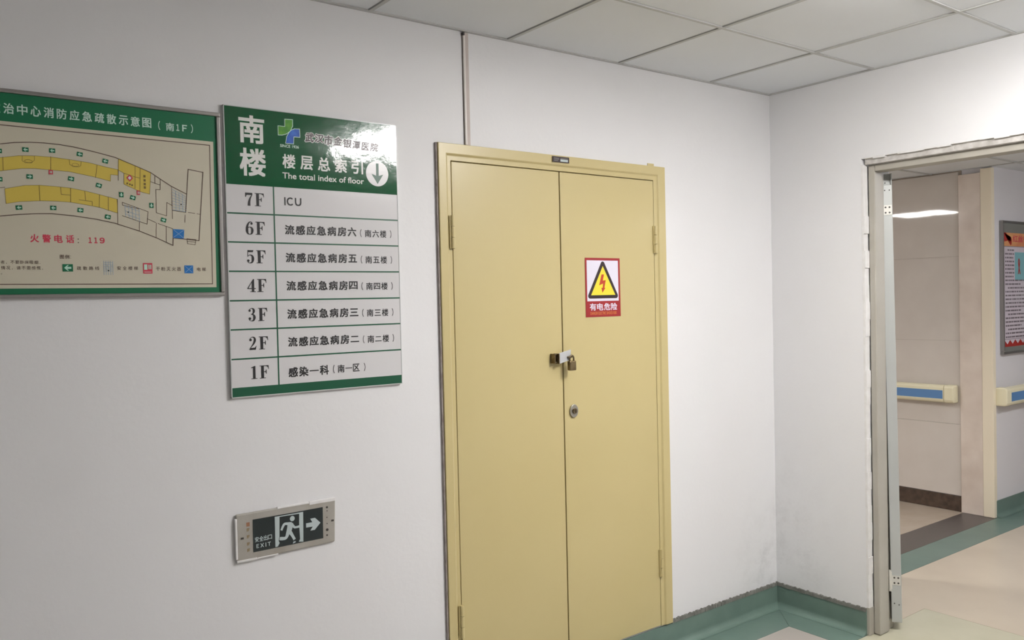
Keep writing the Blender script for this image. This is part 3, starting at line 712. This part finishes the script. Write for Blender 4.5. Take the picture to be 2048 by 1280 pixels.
for x, z, r in ((302, 127, 3.5), (302, 115, 1.8), (301, 93, 1.8), (301, 72, 1.8), (301, 51, 4.5), (300, 33, 2.8)):
    MB().cyl((x / 1000, -.0100, z / 1000), (0, -1, 0), r / 1000, .0012, 16).build('indicator', m_hole, es)
for x, z in ((13, 75), (321, 79)):
    B(x / 1000 - .0045, x / 1000 + .0045, -.0108, -.0098, z / 1000 - .003, z / 1000 + .003).build('fixing_slot', m_hole, es)

# ------------------------------------------------------------------ cable trunking above the door
ct = empty('cable_trunking', (-1.872, 0, 2.197), 'thin vertical cable trunking rising from yellow door frame to ceiling', 'trunking')
hT = H - 2.197 - .003
B(-.004, .006, -.008, -.0004, 0, hT).build('cover', m_trunk, ct, bevel=.003)
B(.006, .022, -.004, -.0004, 0, hT).build('painted_strip', m_trunkpatch, ct, bevel=.001)
B(-.0065, -.0042, -.002, -.0004, 0, hT).build('dark_line', m_darkline, ct)  # narrow dark strip along the left side of the cover
B(-.007, .001, -.0116, -.0005, hT - .012, hT - .001).build('dark_block', m_hole, ct)  # small dark block at the top of the trunking

# ------------------------------------------------------------------ open doorway: steel frame and leaf
d2 = empty('door_2', (.036, OY0, 0), 'grey metal door frame with door standing open into corridor', kind='structure')
fj = MB(); fj.box(0, .080, -.045, -.0125, .002, 2.2)
fj.box(0, .080, -.0125, -.001, .002, .130)
jamb = fj.build('frame_jamb', m_frame, d2, bevel=.005)
B(.0802, .15, -.028, -.001, .002, 2.2).build('frame_stop', m_frame, d2)
B(-.0378, -.0005, -.0125, .0005, .002, .131).build('frame_foot', m_frame, jamb)
B(0, .080, OY1 - OY0 + .045, -.0455, 2.168, 2.1995).build('frame_head', m_frame, d2, bevel=.003)
B(0, .080, OY1 - OY0 + .001, OY1 - OY0 + .0445, .002, 2.1995).build('frame_jamb', m_frame, d2, bevel=.003)
# leaf: hinged at the jamb, swung about 120 degrees into the corridor
ang = math.radians(31.5)
lf = empty('door_leaf', (.129 - .036, -.545 - OY0, .045)); lf.parent = d2; lf.rotation_euler = (-.010, 0, ang)
TH = .046
lm = MB()
lm.box(0, .86, -TH, -.001, 0, 2.065); lm.box(.02, .86, -TH, -.001, 2.065, 2.118)
lm.box(0, .02, -.006, -.001, 2.065, 2.118); lm.box(0, .02, -TH, -TH + .006, 2.065, 2.118)
lm.build('leaf_panel', m_leaf, lf, bevel=.002)
B(.0195, .0199, -TH + .006, -.006, 2.066, 2.118).build('closer_mortise', m_leaf, lf)
for z in (1.925, .178):
    h = MB()
    h.box(-.0022, 0.0, -TH + .003, -.006, z, z + .045)
    h.cyl((-.008, .003, z - .028), (0, 0, 1), .0055, .1, 12)
    h.box(-.0085, .0, -.006, -.002, z - .018, z + .062)
    h.build('hinge', m_hingew, lf)
    for a in (-.033, -.016):
        for b in (.010, .035): MB().cyl((-.0023, a, z + b), (-1, 0, 0), .0042, .0008, 12).build('screw', m_hole, lf)
for a, z in ((-.034, 2.04), (-.014, 2.04), (-.016, 2.074), (-.034, .085), (-.014, .09)): MB().cyl((-.0001, a, z), (-1, 0, 0), .0030, .0008, 10).build('screw', m_hole, lf)

# ------------------------------------------------------------------ beyond the doorway: tiled lobby wall, marble reveal
XT = 2.585
wt = tag(B(XT + .009, 2.75, .262, 3.35, 0, 2.6).build('wall_tiled', m_grout), 'polished beige tiled wall of the lobby beyond the doorway', kind='structure')
zj = [.1165, .638, 1.248, 1.859, 2.465]
yj = [.279, .879, 1.479, 2.079, 2.679, 3.34]
for a in range(5):
    for b in range(4):
        B(XT, XT + .0088, yj[a] + .0007, yj[a + 1] - .0007, zj[b] + .0007, zj[b + 1] - .0007).build('wall_tile', m_walltile, wt)
    B(XT - .004, XT + .0088, yj[a] + .0007, yj[a + 1] - .0007, .001, .1155).build('skirting_slab', m_darkmarble, wt, bevel=.002)
tr = tag(B(XT - .014, 2.598, .1205, .2735, .001, 2.44).build('trim_1', m_marble, bevel=.002), 'brown veined marble slab lining the lobby opening', kind='structure')
tr2 = tag(B(XT - .016, 2.612, .0445, .12, .001, 2.466).build('trim_2', m_trim, bevel=.003), 'cream upright edging beside the brown marble', kind='structure')
# pale veins in the marble
vn = MB()
for pts in ([(.15, 1.20), (.18, 1.23), (.215, 1.245), (.26, 1.30)], [(.125, 1.17), (.18, 1.185), (.262, 1.175)], [(.19, 1.62), (.22, 1.66), (.25, 1.72)]):
    for (y0, z0), (y1, z1) in zip(pts[:-1], pts[1:]): vn.poly([(XT - .0142, y0, z0), (XT - .0142, y1, z1), (XT - .0142, y1, z1 + .007), (XT - .0142, y0, z0 + .005)])
vn.build('marble_vein', m_vein, tr)

# handrails
def rail_profile():
    return [(0, .016), (.03, .016), (.03, .0), (.060, .0), (.072, .008), (.078, .022), (.078, .108), (.072, .120), (.058, .127), (.030, .127), (.030, .108), (0, .108)]
def handrail(loc, rz, length, label):
    e = empty('handrail', loc, label, 'handrail', rz=rz)
    pr = rail_profile()
    MB().prism(pr, lambda p, t: (t, -p[0], p[1]), .072, length).build('rail', m_rail, e, bevel=.003)
    B(.074, length, -.0795, -.0775, .030, .092).build('bumper_strip', m_railblue, e)
    cap = [(p[0] * 1.02, p[1] * 1.02 - .001) for p in [(0, 0), (.060, .0), (.072, .008), (.078, .022), (.078, .108), (.072, .120), (.058, .127), (0, .127)]]
    MB().prism(cap, lambda p, t: (t, -p[0] - .0006, p[1]), 0, .0718).build('end_cap', m_rail, e, bevel=.010, seg=4)
    return e
# on the tiled wall the rail runs away from the opening; on the corridor wall it runs past the poster
h1 = empty('handrail', (XT, .292, .797), 'cream handrail with blue strip on the beige tiled wall', 'handrail')
pr = rail_profile()
MB().prism(pr, lambda p, t: (-p[0] - .0006, t, p[1]), .072, 2.2).build('rail', m_rail, h1, bevel=.003)
B(-.0800, -.0783, .0765, 2.2, .028, .090).build('bumper_strip', m_railblue, h1)
cap = [(p[0] * 1.02, p[1] * 1.02 - .001) for p in [(0, 0), (.060, .0), (.072, .008), (.078, .022), (.078, .108), (.072, .120), (.058, .127), (0, .127)]]
MB().prism(cap, lambda p, t: (-p[0] - .0006, t, p[1]), 0, .0718).build('end_cap', m_rail, h1, bevel=.010, seg=4)
handrail((2.606, .05, .793), 0, 3.2, 'cream handrail with blue strip on the corridor wall below the poster')

# framed poster
po = empty('poster', (2.69, .05, 1.15), 'framed health poster on the corridor wall above the handrail', 'poster')
PW, PH = .72, .95
pf = MB()
pf.box(0, PW, -.028, -.0005, 0, .018); pf.box(0, PW, -.028, -.0005, PH - .018, PH); pf.box(0, .018, -.028, -.0005, .0182, PH - .0182); pf.box(PW - .018, PW, -.028, -.0005, .0182, PH - .0182)
pf.build('frame', m_alu, po, bevel=.003)
B(.018, PW - .018, -.022, -.001, .018, PH - .018).build('backing', m_pgrey, po)
f = Flat(-.0223); f.rect(24, 696, 52, 865); f.build('sheet', m_poster, po)
f = Flat(-.0226); f.rect(24, 696, 770, 865); f.build('banner', m_porange, po)
f = Flat(-.0229); f.poly([(24, 865), (60, 865), (85, 835), (110, 790), (130, 775), (146, 785), (150, 815), (140, 835), (128, 800), (100, 815), (70, 805), (24, 800)]); f.build('ribbon_swirl', m_pred, po)
f = Flat(-.0228); text_into(f, '红丝带', 165, 420, 800, 850, .03); f.build('lettering', m_red, po)
f = Flat(-.0229); f.rect(24, 696, 765, 769); f.build('rule', m_ptext, po); f = Flat(-.0229); f.rect(24, 696, 104, 107); f.build('rule', m_ptext, po)
f = Flat(-.0226); f.rect(195, 480, 525, 728); f.build('picture', m_pcyan, po)
f = Flat(-.0229); f.ribbon([(250, 570, 12), (268, 625, 14), (274, 660, 14), (264, 680, 10), (254, 660, 14), (262, 625, 14), (282, 570, 12)], 0, 0, 1); f.build('ribbon_symbol', m_pred, po)
f = Flat(-.0226); f.poly([(24, 52), (696, 52), (696, 100)] + [(696 - 42 * i, 100 - (30 if i % 2 else 0)) for i in range(1, 16)] + [(24, 98)]); f.build('bottom_band', m_pred, po)
f = Flat(-.0226)
for r in range(24):
    z = 742 - r * 27
    x = 40 + (40 if r in (0, 10, 17, 21) else 0); end = 185 if r < 8 else 670
    if r in (9, 16, 20): end = 300
    while x < end - 15:
        L = random.uniform(14, 60); L = min(L, end - x); f.rect(x, x + L, z - 6, z + 5); x += L + random.uniform(4, 9)
f.build('text_rows', m_ptext, po)
